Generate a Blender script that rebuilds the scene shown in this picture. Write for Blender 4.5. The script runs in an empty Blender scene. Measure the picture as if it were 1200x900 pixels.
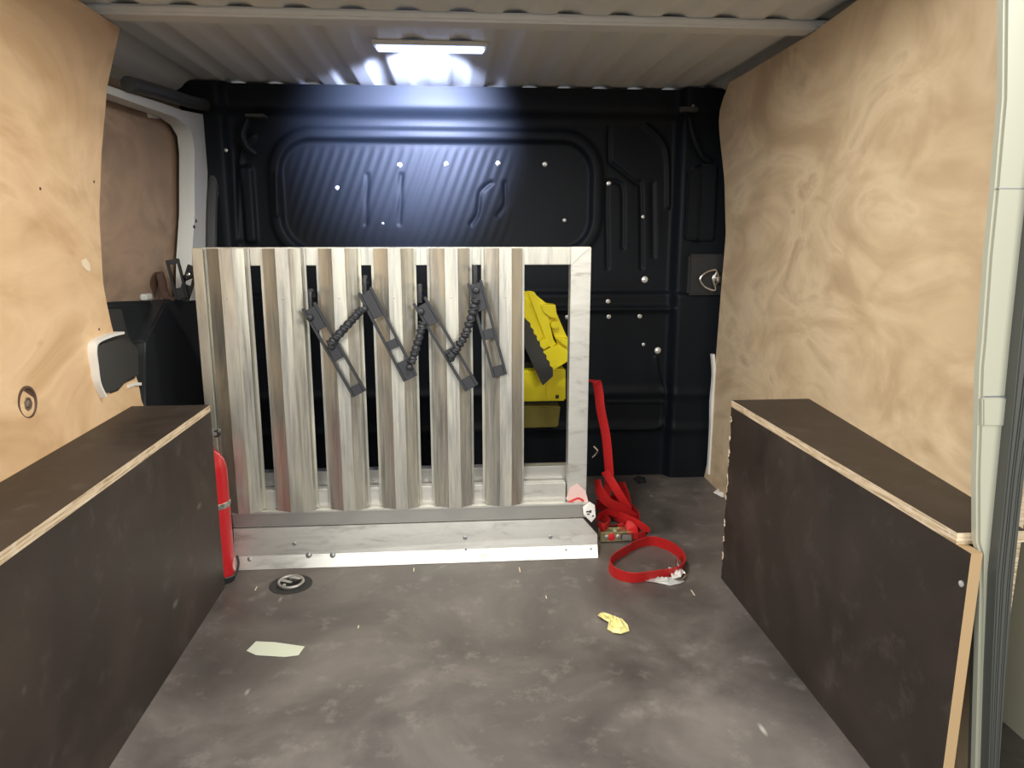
import bpy, bmesh, math, random
import numpy as np
from mathutils import Vector, Matrix
random.seed(7)
S = bpy.context.scene
COL = S.collection
R = math.radians

# ------------------------------------------------------------------ camera, world, lights, exposure
F = 866.0; CAM = np.array([0.0, 0.0, 0.95]); YAW = R(4.6); PIT = R(11.4)
cf = np.array([math.sin(YAW)*math.cos(PIT), math.cos(YAW)*math.cos(PIT), -math.sin(PIT)])
cr = np.array([math.cos(YAW), -math.sin(YAW), 0.0]); cu = np.cross(cr, cf)
cd = bpy.data.cameras.new('camera'); cam = bpy.data.objects.new('camera', cd); COL.objects.link(cam)
cd.sensor_width = 36; cd.lens = F/1200*36; cd.clip_start = 0.02
cam.matrix_world = Matrix(((cr[0], cu[0], -cf[0], CAM[0]), (cr[1], cu[1], -cf[1], CAM[1]), (cr[2], cu[2], -cf[2], CAM[2]), (0, 0, 0, 1)))
S.camera = cam
def at(px, py, X=None, Y=None, Z=None):
    """world point seen at a photo pixel, on the plane X=, Y= or Z="""
    d = cf + cr*(px-600)/F - cu*(py-450)/F
    t = (X-CAM[0])/d[0] if X is not None else (Y-CAM[1])/d[1] if Y is not None else (Z-CAM[2])/d[2]
    return CAM + d*t

W = bpy.data.worlds.new('world'); S.world = W; W.use_nodes = True
W.node_tree.nodes['Background'].inputs[0].default_value = (0.95, 0.97, 1.0, 1)
W.node_tree.nodes['Background'].inputs[1].default_value = 0.85
def area(name, loc, aim, size, power, color):
    l = bpy.data.lights.new(name, 'AREA'); l.shape = 'RECTANGLE'; l.size, l.size_y = size; l.energy = power; l.color = color
    o = bpy.data.objects.new(name, l); COL.objects.link(o); o.location = loc
    o.rotation_euler = (Vector(aim)-Vector(loc)).to_track_quat('-Z', 'Y').to_euler(); return o
area('workshop_fill_light', (1.7, -1.7, 1.9), (-0.6, 2.1, 0.75), (1.6, 0.6), 120, (1.0, 0.97, 0.90))  # unseen area lights added behind the camera to light the van
area('workshop_fill_light', (-1.7, -1.7, 1.9), (0.8, 2.0, 0.75), (1.6, 0.6), 120, (1.0, 0.98, 0.93))
S.view_settings.view_transform = 'Standard'; S.view_settings.look = 'None'
S.view_settings.gamma = 1; S.view_settings.exposure = -0.22; S.view_settings.use_curve_mapping = False

# ------------------------------------------------------------------ materials
def mat(name, col=(.5,.5,.5), rough=.5, metal=0.0, fn=None, **kw):
    m = bpy.data.materials.new(name); m.use_nodes = True
    nt = m.node_tree; b = nt.nodes['Principled BSDF']
    b.inputs['Base Color'].default_value = (*col, 1); b.inputs['Roughness'].default_value = rough; b.inputs['Metallic'].default_value = metal
    for k, v in kw.items(): b.inputs[k.replace('_', ' ')].default_value = v
    if fn: fn(nt, b)
    return m
def N(nt, typ, **kw):
    n = nt.nodes.new(typ)
    for k, v in kw.items():
        if hasattr(n, k): setattr(n, k, v)
        else: n.inputs[k.replace('_', ' ')].default_value = v
    return n
def ramp(nt, stops):
    n = nt.nodes.new('ShaderNodeValToRGB'); e = n.color_ramp.elements
    while len(e) < len(stops): e.new(0.5)
    for i, (p, c) in enumerate(stops):
        e[i].position = p; e[i].color = (*c, 1) if len(c) == 3 else c
    return n
def coords(nt, scale, rot=(0,0,0)):
    tc = N(nt, 'ShaderNodeTexCoord'); mp = N(nt, 'ShaderNodeMapping')
    mp.inputs['Scale'].default_value = scale; mp.inputs['Rotation'].default_value = rot
    nt.links.new(tc.outputs['Object'], mp.inputs['Vector']); return mp.outputs[0]
def noise(nt, vec, scale, detail=4, rough=.55, dist=0.0):
    n = N(nt, 'ShaderNodeTexNoise', Scale=scale, Detail=detail, Roughness=rough, Distortion=dist)
    nt.links.new(vec, n.inputs['Vector']); return n.outputs['Fac']
def mix(nt, fac, a, b, mode='MIX'):
    n = N(nt, 'ShaderNodeMix', data_type='RGBA', blend_type=mode)
    for s, v in ((0, fac), (6, a), (7, b)):
        if hasattr(v, 'is_output'): nt.links.new(v, n.inputs[s])
        else: n.inputs[s].default_value = v if s == 0 else (*v, 1)
    return n.outputs[2]
def rng(nt, v, a, b, c, d):
    n = N(nt, 'ShaderNodeMapRange'); nt.links.new(v, n.inputs[0])
    for i, x in enumerate((a, b, c, d)): n.inputs[i+1].default_value = x
    return n.outputs[0]
def bump(nt, b, h, strength, dist=.002):
    n = N(nt, 'ShaderNodeBump', Strength=strength, Distance=dist); nt.links.new(h, n.inputs['Height']); nt.links.new(n.outputs[0], b.inputs['Normal'])

def ply_fn(light, mid, dark, seed):
    def fn(nt, b):
        L = nt.links
        v = coords(nt, (1, .75, 1.5)); mp = v.node; mp.inputs['Location'].default_value = (seed, seed*2, seed)
        big = noise(nt, v, 2.6, 4, .55, 1.8)
        c1 = ramp(nt, [(.34, dark), (.46, mid), (.58, light), (.72, dark)]); L.new(big, c1.inputs[0])
        # rotary-cut figure: contour bands of a broad noise field
        field = noise(nt, coords(nt, (1, .8, 1.5)), 1.9, 2, .5, .9)
        m = N(nt, 'ShaderNodeMath', operation='MULTIPLY'); m.inputs[1].default_value = 11; L.new(field, m.inputs[0])
        fr = N(nt, 'ShaderNodeMath', operation='PINGPONG'); fr.inputs[1].default_value = 1; L.new(m.outputs[0], fr.inputs[0])
        band = rng(nt, fr.outputs[0], .0, .45, .28, 0)
        brk = rng(nt, noise(nt, v, 5, 3), .42, .62, 0, 1)
        mm = N(nt, 'ShaderNodeMath', operation='MULTIPLY'); L.new(band, mm.inputs[0]); L.new(brk, mm.inputs[1])
        c2 = mix(nt, mm.outputs[0], c1.outputs[0], (dark[0]*.72, dark[1]*.66, dark[2]*.58))
        fine = noise(nt, coords(nt, (1, 6, 60)), 9, 4, .6)
        c3 = mix(nt, rng(nt, fine, .3, .7, .0, .13), c2, dark)
        kn = N(nt, 'ShaderNodeTexVoronoi', Scale=3.1, Randomness=1.0); L.new(coords(nt, (1, .8, 1.8)), kn.inputs['Vector'])
        c4 = mix(nt, rng(nt, kn.outputs['Distance'], .02, .07, .55, 0), c3, (dark[0]*.5, dark[1]*.42, dark[2]*.35))
        L.new(c4, b.inputs['Base Color']); bump(nt, b, fine, .08)
    return fn
M = {}
M['ply'] = mat('birch_plywood', rough=.62, fn=ply_fn((.80,.57,.34), (.73,.50,.285), (.62,.40,.21), 3))
M['ply_right'] = mat('birch_plywood_right', rough=.60, fn=ply_fn((.76,.60,.39), (.66,.50,.31), (.55,.40,.24), 11))
M['ply_door'] = mat('shaded_plywood', rough=.7, fn=ply_fn((.42,.29,.19), (.34,.235,.155), (.25,.17,.115), 19))  # door plywood, shade of the recess put into its darker tones
def edge_fn(nt, b):
    z = noise(nt, coords(nt, (9, 9, 240)), 1.2, 2, .5)
    c = ramp(nt, [(.35, (.36,.25,.14)), (.5, (.60,.47,.31)), (.65, (.72,.59,.42))]); nt.links.new(z, c.inputs[0])
    chips = noise(nt, coords(nt, (30, 30, 30)), 2, 3)
    nt.links.new(mix(nt, rng(nt, chips, .5, .7, 0, .5), c.outputs[0], (.75,.66,.52)), b.inputs['Base Color']); bump(nt, b, chips, .3)
M['ply_edge'] = mat('cut_plywood_edge', rough=.75, fn=edge_fn)
M['ply_end'] = mat('cut_plywood_end', (.40,.27,.14), .7)
def pheno_fn(base, scuffs, rlo, rhi, dust):
    def fn(nt, b):
        L = nt.links
        v = coords(nt, (1, 1, 1))
        n1 = noise(nt, v, 2.6, 6, .62, .5)
        d = tuple(min(1, c*1.7) for c in base)
        c = ramp(nt, [(.32, tuple(x*.55 for x in base)), (.5, base), (.68, d)]); L.new(n1, c.inputs[0])
        n2 = noise(nt, v, 14, 6, .7)
        c2 = mix(nt, rng(nt, n2, .55, .8, 0, dust), c.outputs[0], (.33,.30,.27))
        sc = N(nt, 'ShaderNodeTexVoronoi', Scale=13, Randomness=1); L.new(coords(nt, (1.2, .32, .7), (.1, .2, .15)), sc.inputs['Vector'])
        gate = rng(nt, noise(nt, v, 6.0, 2), .56, .64, 0, scuffs)
        mm = N(nt, 'ShaderNodeMath', operation='MULTIPLY'); L.new(rng(nt, sc.outputs['Distance'], .035, .10, 1, 0), mm.inputs[0]); L.new(gate, mm.inputs[1])
        L.new(mix(nt, mm.outputs[0], c2, (.55,.52,.48)), b.inputs['Base Color'])
        L.new(rng(nt, n1, .3, .7, rlo, rhi), b.inputs['Roughness'])
        wv = N(nt, 'ShaderNodeTexBrick' , Scale=1) if False else None
        bump(nt, b, noise(nt, v, 260, 2), .12, .0006)
    return fn
M['pheno'] = mat('brown_phenolic_ply', fn=pheno_fn((.032,.023,.018), .30, .45, .65, .14))
M['floor'] = mat('worn_phenolic_floor', fn=pheno_fn((.122,.108,.098), .9, .32, .62, .6))
def alu_fn(nt, b):
    L = nt.links
    v = coords(nt, (9, 9, .9)); st = noise(nt, v, 3.2, 5, .65, .3)
    c = ramp(nt, [(.30, (.34,.335,.31)), (.5, (.55,.54,.48)), (.68, (.68,.66,.55))]); L.new(st, c.inputs[0])
    blot = noise(nt, coords(nt, (1, 1, 1)), 9, 5, .65, .6)
    c2 = mix(nt, rng(nt, blot, .58, .72, 0, .35), c.outputs[0], (.45,.42,.38))
    L.new(c2, b.inputs['Base Color'])
    L.new(rng(nt, noise(nt, coords(nt, (60, 60, 2)), 3, 3), .3, .7, .32, .50), b.inputs['Roughness'])
    bump(nt, b, noise(nt, coords(nt, (2.5, 2.5, .5)), 6, 2), .12, .003)
M['alu'] = mat('milled_aluminium', metal=.85, rough=.35, fn=alu_fn)
def alu2_fn(nt, b):
    L = nt.links
    blot = noise(nt, coords(nt, (.8, 1, 3)), 9, 5, .65, .6)
    c = ramp(nt, [(.35, (.69,.68,.63)), (.55, (.62,.61,.56)), (.72, (.40,.38,.34))]); L.new(blot, c.inputs[0]); L.new(c.outputs[0], b.inputs['Base Color'])
    bump(nt, b, blot, .15, .003)
M['alu_plate'] = mat('scuffed_aluminium_plate', metal=.75, rough=.42, fn=alu2_fn)
M['alu_dark'] = mat('weathered_aluminium', (.45,.44,.41), .45, .8)
def navy_fn(nt, b):
    n = noise(nt, coords(nt, (1, 1, 1)), 3, 4)
    c = ramp(nt, [(.3, (.005,.0068,.0095)), (.7, (.008,.0106,.0145))]); nt.links.new(n, c.inputs[0]); nt.links.new(c.outputs[0], b.inputs['Base Color'])
M['navy'] = mat('blue_black_van_paint', rough=.50, fn=navy_fn, Specular_IOR_Level=.15)
M['blackplastic'] = mat('black_plastic', (.018,.020,.021), .45)
M['greyplastic'] = mat('dark_grey_plastic', (.050,.050,.047), .42)
M['rubber'] = mat('dark_rubber', (.045,.047,.044), .6)
M['rubber_grey'] = mat('grey_door_seal', (.075,.078,.070), .45)
M['cream'] = mat('cream_body_paint', (.42,.42,.33), .35)
M['white'] = mat('off_white_paint', (.62,.63,.60), .4)
M['roof'] = mat('pale_roof_paint', (.66,.67,.66), .5)
M['strap'] = mat('slate_grey_rubber', (.020,.022,.028), .55)
M['chrome'] = mat('zinc_plated_steel', (.75,.75,.73), .25, 1)
M['bolt'] = mat('bright_bolt_head', (.80,.80,.78), .35, .6)
M['boltdull'] = mat('dull_bolt_head', (.30,.31,.32), .4, .6)
M['red'] = mat('red_extinguisher_paint', (.46,.012,.018), .3, Coat_Weight=.4)
def web_fn(nt, b):
    w = N(nt, 'ShaderNodeTexNoise', Scale=180); nt.links.new(coords(nt, (1, 1, 1)), w.inputs['Vector'])
    nt.links.new(mix(nt, w.outputs['Fac'], (.42,.006,.010), (.66,.020,.016)), b.inputs['Base Color']); bump(nt, b, w.outputs['Fac'], .25, .001)
M['web'] = mat('red_polyester_webbing', rough=.6, fn=web_fn)
M['yellow'] = mat('yellow_moulded_plastic', (.93,.80,.008), .4)
M['olive'] = mat('olive_plastic', (.22,.19,.03), .5)
M['brass'] = mat('yellow_passivated_steel', (.50,.46,.26), .38, .8)
M['paper'] = mat('pale_green_paper', (.66,.70,.56), .8)
M['paperw'] = mat('white_paper', (.78,.77,.73), .8)
M['ink'] = mat('black_ink', (.03,.03,.03), .7)
M['leaf'] = mat('crumpled_yellow_wrapper', (.80,.74,.32), .55)
M['pink'] = mat('pink_film', (.72,.50,.46), .45)
M['leather'] = mat('brown_rubber_loop', (.10,.055,.035), .55)
M['film'] = mat('crumpled_clear_film', (.75,.75,.72), .18, Alpha=.65)
M['concrete'] = mat('workshop_concrete', (.16,.155,.145), .8)
M['lamp'] = mat('lamp_diffuser', (.9,.9,.9), .4, Emission_Color=(.45,.58,1,1), Emission_Strength=3.0)
M['fill_warm'] = mat('warm_fill_diffuser', (.9,.9,.9), .4, Emission_Color=(1,.93,.82,1), Emission_Strength=6.0)  # glowing face of the added rear fill lamp
M['tarnish'] = mat('tarnished_brown_metal', (.24,.18,.13), .45, .6)
M['patch'] = mat('bare_wood_filler', (.86,.72,.52), .7)

# ------------------------------------------------------------------ mesh helpers
class MB:
    def __init__(s): s.v = []; s.f = []; s.m = []
    def add(s, vs, fs, mi=0):
        o = len(s.v); s.v += [tuple(map(float, p)) for p in vs]; s.f += [tuple(i+o for i in f) for f in fs]; s.m += [mi]*len(fs); return s
    def box(s, a, b, mi=0):
        (x0,y0,z0),(x1,y1,z1) = [tuple(map(min, zip(a,b))), tuple(map(max, zip(a,b)))]
        return s.add([(x0,y0,z0),(x1,y0,z0),(x1,y1,z0),(x0,y1,z0),(x0,y0,z1),(x1,y0,z1),(x1,y1,z1),(x0,y1,z1)],
                     [(0,3,2,1),(4,5,6,7),(0,1,5,4),(1,2,6,5),(2,3,7,6),(3,0,4,7)], mi)
    def prism(s, pts, d, mi=0, mside=None):
        """polygon (3-D points) extruded along vector d"""
        n = len(pts); P = [np.array(p, float) for p in pts]; Q = [p+np.array(d, float) for p in P]
        s.add(P+Q, [tuple(range(n)), tuple(range(2*n-1, n-1, -1))], mi)
        o = len(s.v)-2*n
        s.f += [(o+i, o+(i+1) % n, o+n+(i+1) % n, o+n+i) for i in range(n)]; s.m += [mi if mside is None else mside]*n; return s
    def ring(s, outer, inner, d, mi=0):
        n = len(outer); d = np.array(d, float)
        A = [np.array(p, float) for p in outer]; B = [np.array(p, float) for p in inner]
        s.add(A+B+[p+d for p in A]+[p+d for p in B], [f for i in range(n) for j in [(i+1) % n] for f in
              ((i,j,n+j,n+i), (2*n+j,2*n+i,3*n+i,3*n+j), (j,i,2*n+i,2*n+j), (n+i,n+j,3*n+j,3*n+i))], mi); return s
    def sweep(s, path, rad, seg=8, mi=0, closed=False):
        P = [Vector(p) for p in path]; n = len(P)
        rads = rad if hasattr(rad, '__len__') else [rad]*n
        rings = []; up = None
        for i, p in enumerate(P):
            t = (P[(i+1) % n]-P[i-1]) if closed else (P[min(i+1, n-1)]-P[max(i-1, 0)])
            t.normalize()
            if up is None: up = t.orthogonal().normalized()
            up = (up - t*up.dot(t)).normalized(); w = t.cross(up)
            rings.append([p + (up*math.cos(a)+w*math.sin(a))*rads[i] for a in [2*math.pi*k/seg for k in range(seg)]])
        V = [q for r_ in rings for q in r_]; fs = []
        for i in range(n if closed else n-1):
            j = (i+1) % n
            for k in range(seg): k2 = (k+1) % seg; fs.append((i*seg+k, i*seg+k2, j*seg+k2, j*seg+k))
        if not closed: fs += [tuple(range(seg-1, -1, -1)), tuple(range((n-1)*seg, n*seg))]
        return s.add(V, fs, mi)
    def ribbon(s, path, wdir, width, thick=.0018, mi=0, closed=False):
        P = [Vector(p) for p in path]; n = len(P); V = []
        for i, p in enumerate(P):
            t = (P[(i+1) % n]-P[i-1]) if closed else (P[min(i+1, n-1)]-P[max(i-1, 0)])
            t.normalize(); w = Vector(wdir[i] if hasattr(wdir[0], '__len__') else wdir); w = (w - t*w.dot(t)).normalized(); nn = t.cross(w)
            for a, b in ((-.5,-.5),(.5,-.5),(.5,.5),(-.5,.5)): V.append(p + w*width*a + nn*thick*b)
        fs = []
        for i in range(n if closed else n-1):
            j = (i+1) % n
            for k in range(4): k2 = (k+1) % 4; fs.append((i*4+k, i*4+k2, j*4+k2, j*4+k))
        if not closed: fs += [(3,2,1,0), tuple(range((n-1)*4, n*4))]
        return s.add(V, fs, mi)
    def lathe(s, c, prof, seg=24, axis='z', mi=0):
        V = []
        for r_, h in prof:
            for k in range(seg):
                a = 2*math.pi*k/seg; x, y = r_*math.cos(a), r_*math.sin(a)
                V.append({'z': (c[0]+x, c[1]+y, c[2]+h), 'y': (c[0]+x, c[1]-h, c[2]+y), 'x': (c[0]+h, c[1]+x, c[2]+y)}[axis])
        fs = [(i*seg+k, i*seg+(k+1) % seg, (i+1)*seg+(k+1) % seg, (i+1)*seg+k) for i in range(len(prof)-1) for k in range(seg)]
        fs += [tuple(range(seg-1, -1, -1)), tuple(range((len(prof)-1)*seg, len(prof)*seg))]
        return s.add(V, fs, mi)
def smooth(pts, n=6, closed=False):
    P = [np.array(p, float) for p in pts]; m = len(P); out = []
    for i in range(m if closed else m-1):
        g = (lambda k: P[k % m]) if closed else (lambda k: P[min(max(k, 0), m-1)])
        a, b, c, d = g(i-1), g(i), g(i+1), g(i+2)
        for j in range(n):
            t = j/n; out.append(.5*((2*b)+(-a+c)*t+(2*a-5*b+4*c-d)*t*t+(-a+3*b-3*c+d)*t**3))
    if not closed: out.append(P[-1])
    return out
def build(name, mb, mats, parent=None, bevel=0, shade=True, origin=None, angle=35):
    o0 = np.array(parent['_loc']) if parent is not None and '_loc' in parent else (np.array(origin, float) if origin is not None else np.zeros(3))
    me = bpy.data.meshes.new(name)
    me.from_pydata([tuple(np.array(v)-o0) for v in mb.v], [], mb.f)
    mats = mats if isinstance(mats, (list, tuple)) else [mats]
    for m in mats: me.materials.append(M[m] if isinstance(m, str) else m)
    for p, mi in zip(me.polygons, mb.m): p.material_index = mi
    bm = bmesh.new(); bm.from_mesh(me); bmesh.ops.recalc_face_normals(bm, faces=bm.faces)
    if bevel:
        es = [e for e in bm.edges if len(e.link_faces) == 2 and e.calc_face_angle(0) > R(30)]
        bmesh.ops.bevel(bm, geom=es, offset=bevel, segments=2, affect='EDGES', clamp_overlap=True)
    bm.to_mesh(me); bm.free()
    if shade:
        for p in me.polygons: p.use_smooth = True
        me.set_sharp_from_angle(angle=R(angle))
    o = bpy.data.objects.new(name, me); COL.objects.link(o)
    if parent is not None: o.parent = parent; o['_loc'] = tuple(o0)
    else: o.location = tuple(o0)
    return o
def thing(name, label, cat, loc, group=None):
    o = bpy.data.objects.new(name, None); COL.objects.link(o); o.location = tuple(map(float, loc)); o.empty_display_size = .05
    o['_loc'] = tuple(map(float, loc)); o['label'] = label; o['category'] = cat
    if group: o['group'] = group
    return o
def tag(o, label, cat, group=None):
    o['label'] = label; o['category'] = cat
    if group: o['group'] = group
    return o
def struct(name, mb, mats, **kw):
    o = build(name, mb, mats, **kw); o['kind'] = 'structure'; o['_loc'] = tuple(o.location); return o

# ------------------------------------------------------------------ setting: van body
ROOF = 1.475; BACK = 2.82
def xr(y, z):
    b = np.interp(y, [.9, 1.11, 1.94, 2.4, 2.75], [.845, .87, .967, .987, .995])
    return b + np.interp(z, [0, .5, .75, .95, 1.15, 1.45], [0, 0, .006, .012, -.005, -.058])*np.interp(y, [.9, 2.7], [.7, 1])
def xl(y, z):
    b = np.interp(y, [.9, 1.34, 2.0, 2.9], [-.805, -.815, -.836, -.845])
    return b - np.interp(z, [0, .5, .8, 1.0, 1.3, 1.45], [0, 0, .014, .014, .0, -.03])
# floor
f = MB(); f.box((-1.0, .93, -.03), (1.12, 2.90, 0)); floor = struct('floor', f, 'floor')
f = MB(); f.box((-6, -5, -.62), (6, 5, -.58)); struct('floor_workshop', f, 'concrete')
# roof skin with pressed ribs running lengthwise
g = MB(); xs = np.linspace(-1.0, 1.12, 213)
zs = [ROOF + .010*max(0, math.sin(x*2*math.pi/.13))**.5 - .10*max(0, (abs(x-.06)-.86)/.2)**2 for x in xs]
V = []; 
for y in (.93, 2.90):
    V += [(x, y, z) for x, z in zip(xs, zs)]
for y in (.93, 2.90):
    V += [(x, y, z+.012) for x, z in zip(xs, zs)]
n = len(xs)
g.add(V, [(i, i+1, n+i+1, n+i) for i in range(n-1)] + [(2*n+i, 3*n+i, 3*n+i+1, 2*n+i+1) for i in range(n-1)] + [(i, 2*n+i, 2*n+i+1, i+1) for i in range(n-1)])
ceiling = struct('ceiling', g, 'roof')
for y in (1.35, 1.95):
    b = MB(); b.box((-.90, y-.035, ROOF-.022), (1.02, y+.035, ROOF+.001)); build('roof_bow', b, 'roof', parent=ceiling, bevel=.006)

# plywood linings
def lining(name, X, sgn, zs, y0, yfar, th, mats, ny=28):
    g = MB(); nz = len(zs); V = []
    for off in (0, sgn*th):
        for z in zs:
            for k in range(ny+1):
                y = y0 + (yfar(z)-y0)*k/ny; V.append((X(y, z)+off, y, z))
    c = ny+1; n0 = nz*c; F0 = []; F1 = []
    for i in range(nz-1):
        for k in range(ny):
            a = i*c+k; F0 += [(a, a+1, a+c+1, a+c), (n0+a, n0+a+c, n0+a+c+1, n0+a+1)]
        F1 += [(i*c, i*c+c, n0+i*c+c, n0+i*c), (i*c+ny, n0+i*c+ny, n0+i*c+c+ny, i*c+c+ny)]
    for k in range(ny):
        F1 += [(k, n0+k, n0+k+1, k+1), ((nz-1)*c+k, (nz-1)*c+k+1, n0+(nz-1)*c+k+1, n0+(nz-1)*c+k)]
    g.add(V, F0, 0); g.f += F1; g.m += [1]*len(F1)
    return struct(name, g, mats, angle=60)
zt = np.linspace(0, 1.45, 42)
def far_r(z):
    return float(np.interp(z, [0, .12, .5, 1.2, 1.30, 1.36, 1.40, 1.45], [2.76, 2.71, 2.70, 2.70, 2.70, 2.69, 2.65, 2.55]))
wall_right = lining('wall_right', xr, 1, zt, 1.0, far_r, .009, ['ply_right', 'ply_edge'])
def far_l(z):
    return float(np.interp(z, [0, .48, .515, .56, .62, .665, .72, .84, 1.0, 1.15, 1.28, 1.45], [2.03, 2.03, 2.01, 2.01, 1.98, 1.925, 1.90, 1.885, 1.905, 1.94, 1.985, 2.03]))
wall_left = lining('wall_left', xl, -1, np.linspace(0, 1.45, 60), .93, far_l, .009, ['ply', 'ply_edge'])
# outer side skins (body sides) behind the linings
for nm, x in (('wall_left_outer', -1.04), ('wall_right_outer', 1.08)):
    g = MB(); g.box((x, .95, -.05), (x+.02*np.sign(x), 2.92, ROOF+.0)); struct(nm, g, 'cream')

# bulkhead: pressed steel sheet with relief
Y = BACK
def bw(px, py): p = at(px, py, Y=Y); return (p[0], p[2])
gx = np.arange(-1.02, 1.06, .0046); gz = np.arange(0, ROOF-.005, .0046)
GX, GZ = np.meshgrid(gx, gz); Hh = np.zeros_like(GX)
def sd_poly(pts, closed=False):
    d = np.full(GX.shape, 9.0); P = [np.array(p) for p in pts]
    for a, b in zip(P, P[1:]+([P[0]] if closed else [])):
        ab = b-a; t = np.clip(((GX-a[0])*ab[0]+(GZ-a[1])*ab[1])/(ab@ab+1e-12), 0, 1)
        d = np.minimum(d, np.hypot(GX-a[0]-t*ab[0], GZ-a[1]-t*ab[1]))
    return d
def sstep(x, w): return 1/(1+np.exp(-np.clip(x/w*4, -30, 30)))
def rrect(cx, cz, hx, hz, r):
    qx = np.abs(GX-cx)-hx+r; qz = np.abs(GZ-cz)-hz+r
    return np.hypot(np.maximum(qx, 0), np.maximum(qz, 0))+np.minimum(np.maximum(qx, qz), 0)-r
xR = bw(700, 220)[0]; xL_ = bw(322, 220)[0]; zT = bw(560, 158)[1]; zB = bw(560, 300)[1]
cx, cz, hx, hz = (xR+xL_)/2, (zT+zB)/2, (xR-xL_)/2, (zT-zB)/2
d = rrect(cx, cz, hx, hz, .14)
Hh += .010*sstep(d+.022, .012)*(1-sstep(d-.018, .014)) - .012*sstep(-(d+.022), .012)        # raised lip and sunk field
def groove(px, depth=-.006, w=.007, sm=True):
    p = [bw(*q) for q in px]
    if sm: p = [tuple(q) for q in smooth([np.array(q) for q in p], 5)]
    global Hh
    Hh += depth*np.exp(-(sd_poly(p)/w)**2)
groove([(714,150),(714,187),(720,194),(745,214),(751,222),(752,314)], -.009)
groove([(712,314),(711,222),(716,213),(725,214),(730,226),(730,290)], -.008)
groove([(757,147),(774,163),(782,185),(783,242)], .009, .008)
groove([(765,215),(766,300)], -.006, .010)
groove([(576,214),(563,225),(560,250),(552,262)], -.006, .008); groove([(592,214),(592,238),(584,252)], -.006, .008)
groove([(430,205),(428,262)], -.004, .008); groove([(470,205),(468,262)], -.004, .008)
groove([(324,205),(325,252)], .006, .007); groove([(296,160),(284,178),(281,215),(281,280)], .008, .010)
groove([(767,418),(770,440),(776,458),(776,488),(764,500),(712,501)], .007, .006)
groove([(712,470),(774,470)], .004, .006); groove([(625,501),(660,501)], .004, .006)
zl = bw(700, 343)[1]
Hh += .016*sstep(zl-GZ, .012)                                   # lower half steps towards the load space
Hh += .012*(np.exp(-((GZ-bw(700,362)[1])/.012)**2))*(np.abs(GX-.5) < .35)
for zz in (.34, .20): Hh += .008*np.exp(-((GZ-zz)/.02)**2)
for cxp in (292, 812):                                        # side posts with a raised pad
    c0 = bw(cxp, 240); dd = rrect(c0[0], c0[1], .020, .135, .015); Hh += .014*sstep(-dd, .01)
sx1 = bw(790, 250)[0]; Hh += .045*sstep(GX-sx1, .02); sx0 = bw(274, 250)[0]; Hh += .035*sstep(sx0-GX, .02)
hz_ = bw(600, 135)[1]; Hh += .030*sstep(GZ-hz_, .03)              # header rolls forward to the roof
# fine corrugation added to the sunk field to imitate streaks of light
Hh += .0007*np.sin((GX-.38*GZ)*2*math.pi/.036)*sstep(-(d+.05), .02)*sstep(.22-GX, .05)
g = MB(); nz, nx = GX.shape
vs = np.stack([GX, BACK-Hh, GZ], -1).reshape(-1, 3)
idx = np.arange(nz*nx).reshape(nz, nx)
fs = np.stack([idx[:-1,:-1], idx[:-1,1:], idx[1:,1:], idx[1:,:-1]], -1).reshape(-1, 4)
g.v = [tuple(v) for v in vs.tolist()]; g.f = [tuple(q) for q in fs.tolist()]; g.m = [0]*len(g.f)
def bulk_y(x, z):
    i = int(np.clip(round((z-gz[0])/.0046), 0, nz-1)); j = int(np.clip(round((x-gx[0])/.0046), 0, nx-1)); return BACK-Hh[i, j]
wall_back = struct('wall_back', g, 'navy', angle=80)
g = MB(); g.box((-1.04, BACK+.02, -.03), (1.08, BACK+.05, ROOF)); build('backing_sheet', g, 'navy', parent=wall_back)
def bolt(px, py, r=.006, m='bolt', h=.005):
    p = bw(px, py); y = bulk_y(*p)
    b = MB(); b.lathe((p[0], y+.002, p[1]), [(r*1.5, 0), (r*1.5, .002), (r, .003), (r, h), (r*.6, h+.002)], 10, 'y'); build('bolt', b, m, parent=wall_back)
for q in [(711.6,353),(712.4,370.4),(748.6,370),(664,371),(827.5,500),(831,426)]: bolt(*q)
for q in [(755.6,327.6),(769.6,410)]: bolt(*q, .0085, 'bolt', .008)
for q in [(753,403),(826.6,519),(825.7,538),(754,254),(662,258),(267,177)]: bolt(*q, .0045, 'bolt')
for q in [(394,220),(468,193),(523,192),(584,191),(639,192),(714,215)]: bolt(*q, .006, 'bolt', .009)
for q in [(448,262),(540,300),(805,128)]: bolt(*q, .004, 'boltdull')
# black inner pillar moulding beside the right lining: pads, brackets
g = MB()
for (a, b_) in (((806,199),(817,281)), ((821,192),(836,282))):
    p, q = at(*a, Y=2.76), at(*b_, Y=2.76); g.box((p[0], 2.752, p[2]), (q[0], 2.775, q[2]))
build('pillar_pad', g, 'navy', parent=wall_back, bevel=.006)
g = MB(); p, q = at(796,125, Y=2.74), at(818,131, Y=2.74); g.box((p[0], 2.735, p[2]), (q[0], 2.80, q[2])); build('roof_bracket', g, 'greyplastic', parent=wall_back, bevel=.003)
g = MB(); g.sweep(smooth([at(808,138,Y=2.75), at(812,158,Y=2.74), at(822,182,Y=2.75), at(832,188,Y=2.76)]), .013, 8); build('bracket_arm', g, 'navy', parent=wall_back)
g = MB(); p, q = at(268,118, Y=2.74), at(310,137, Y=2.74); g.box((p[0]+.05, 2.735, q[2]), (q[0], 2.80, q[2]+.01)); build('roof_bracket', g, 'greyplastic', parent=wall_back, bevel=.003)
g = MB(); g.sweep(smooth([at(290,140,Y=2.75), at(284,158,Y=2.74), at(290,172,Y=2.75), at(300,180,Y=2.76)]), .013, 8); build('bracket_arm', g, 'navy', parent=wall_back)

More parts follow.
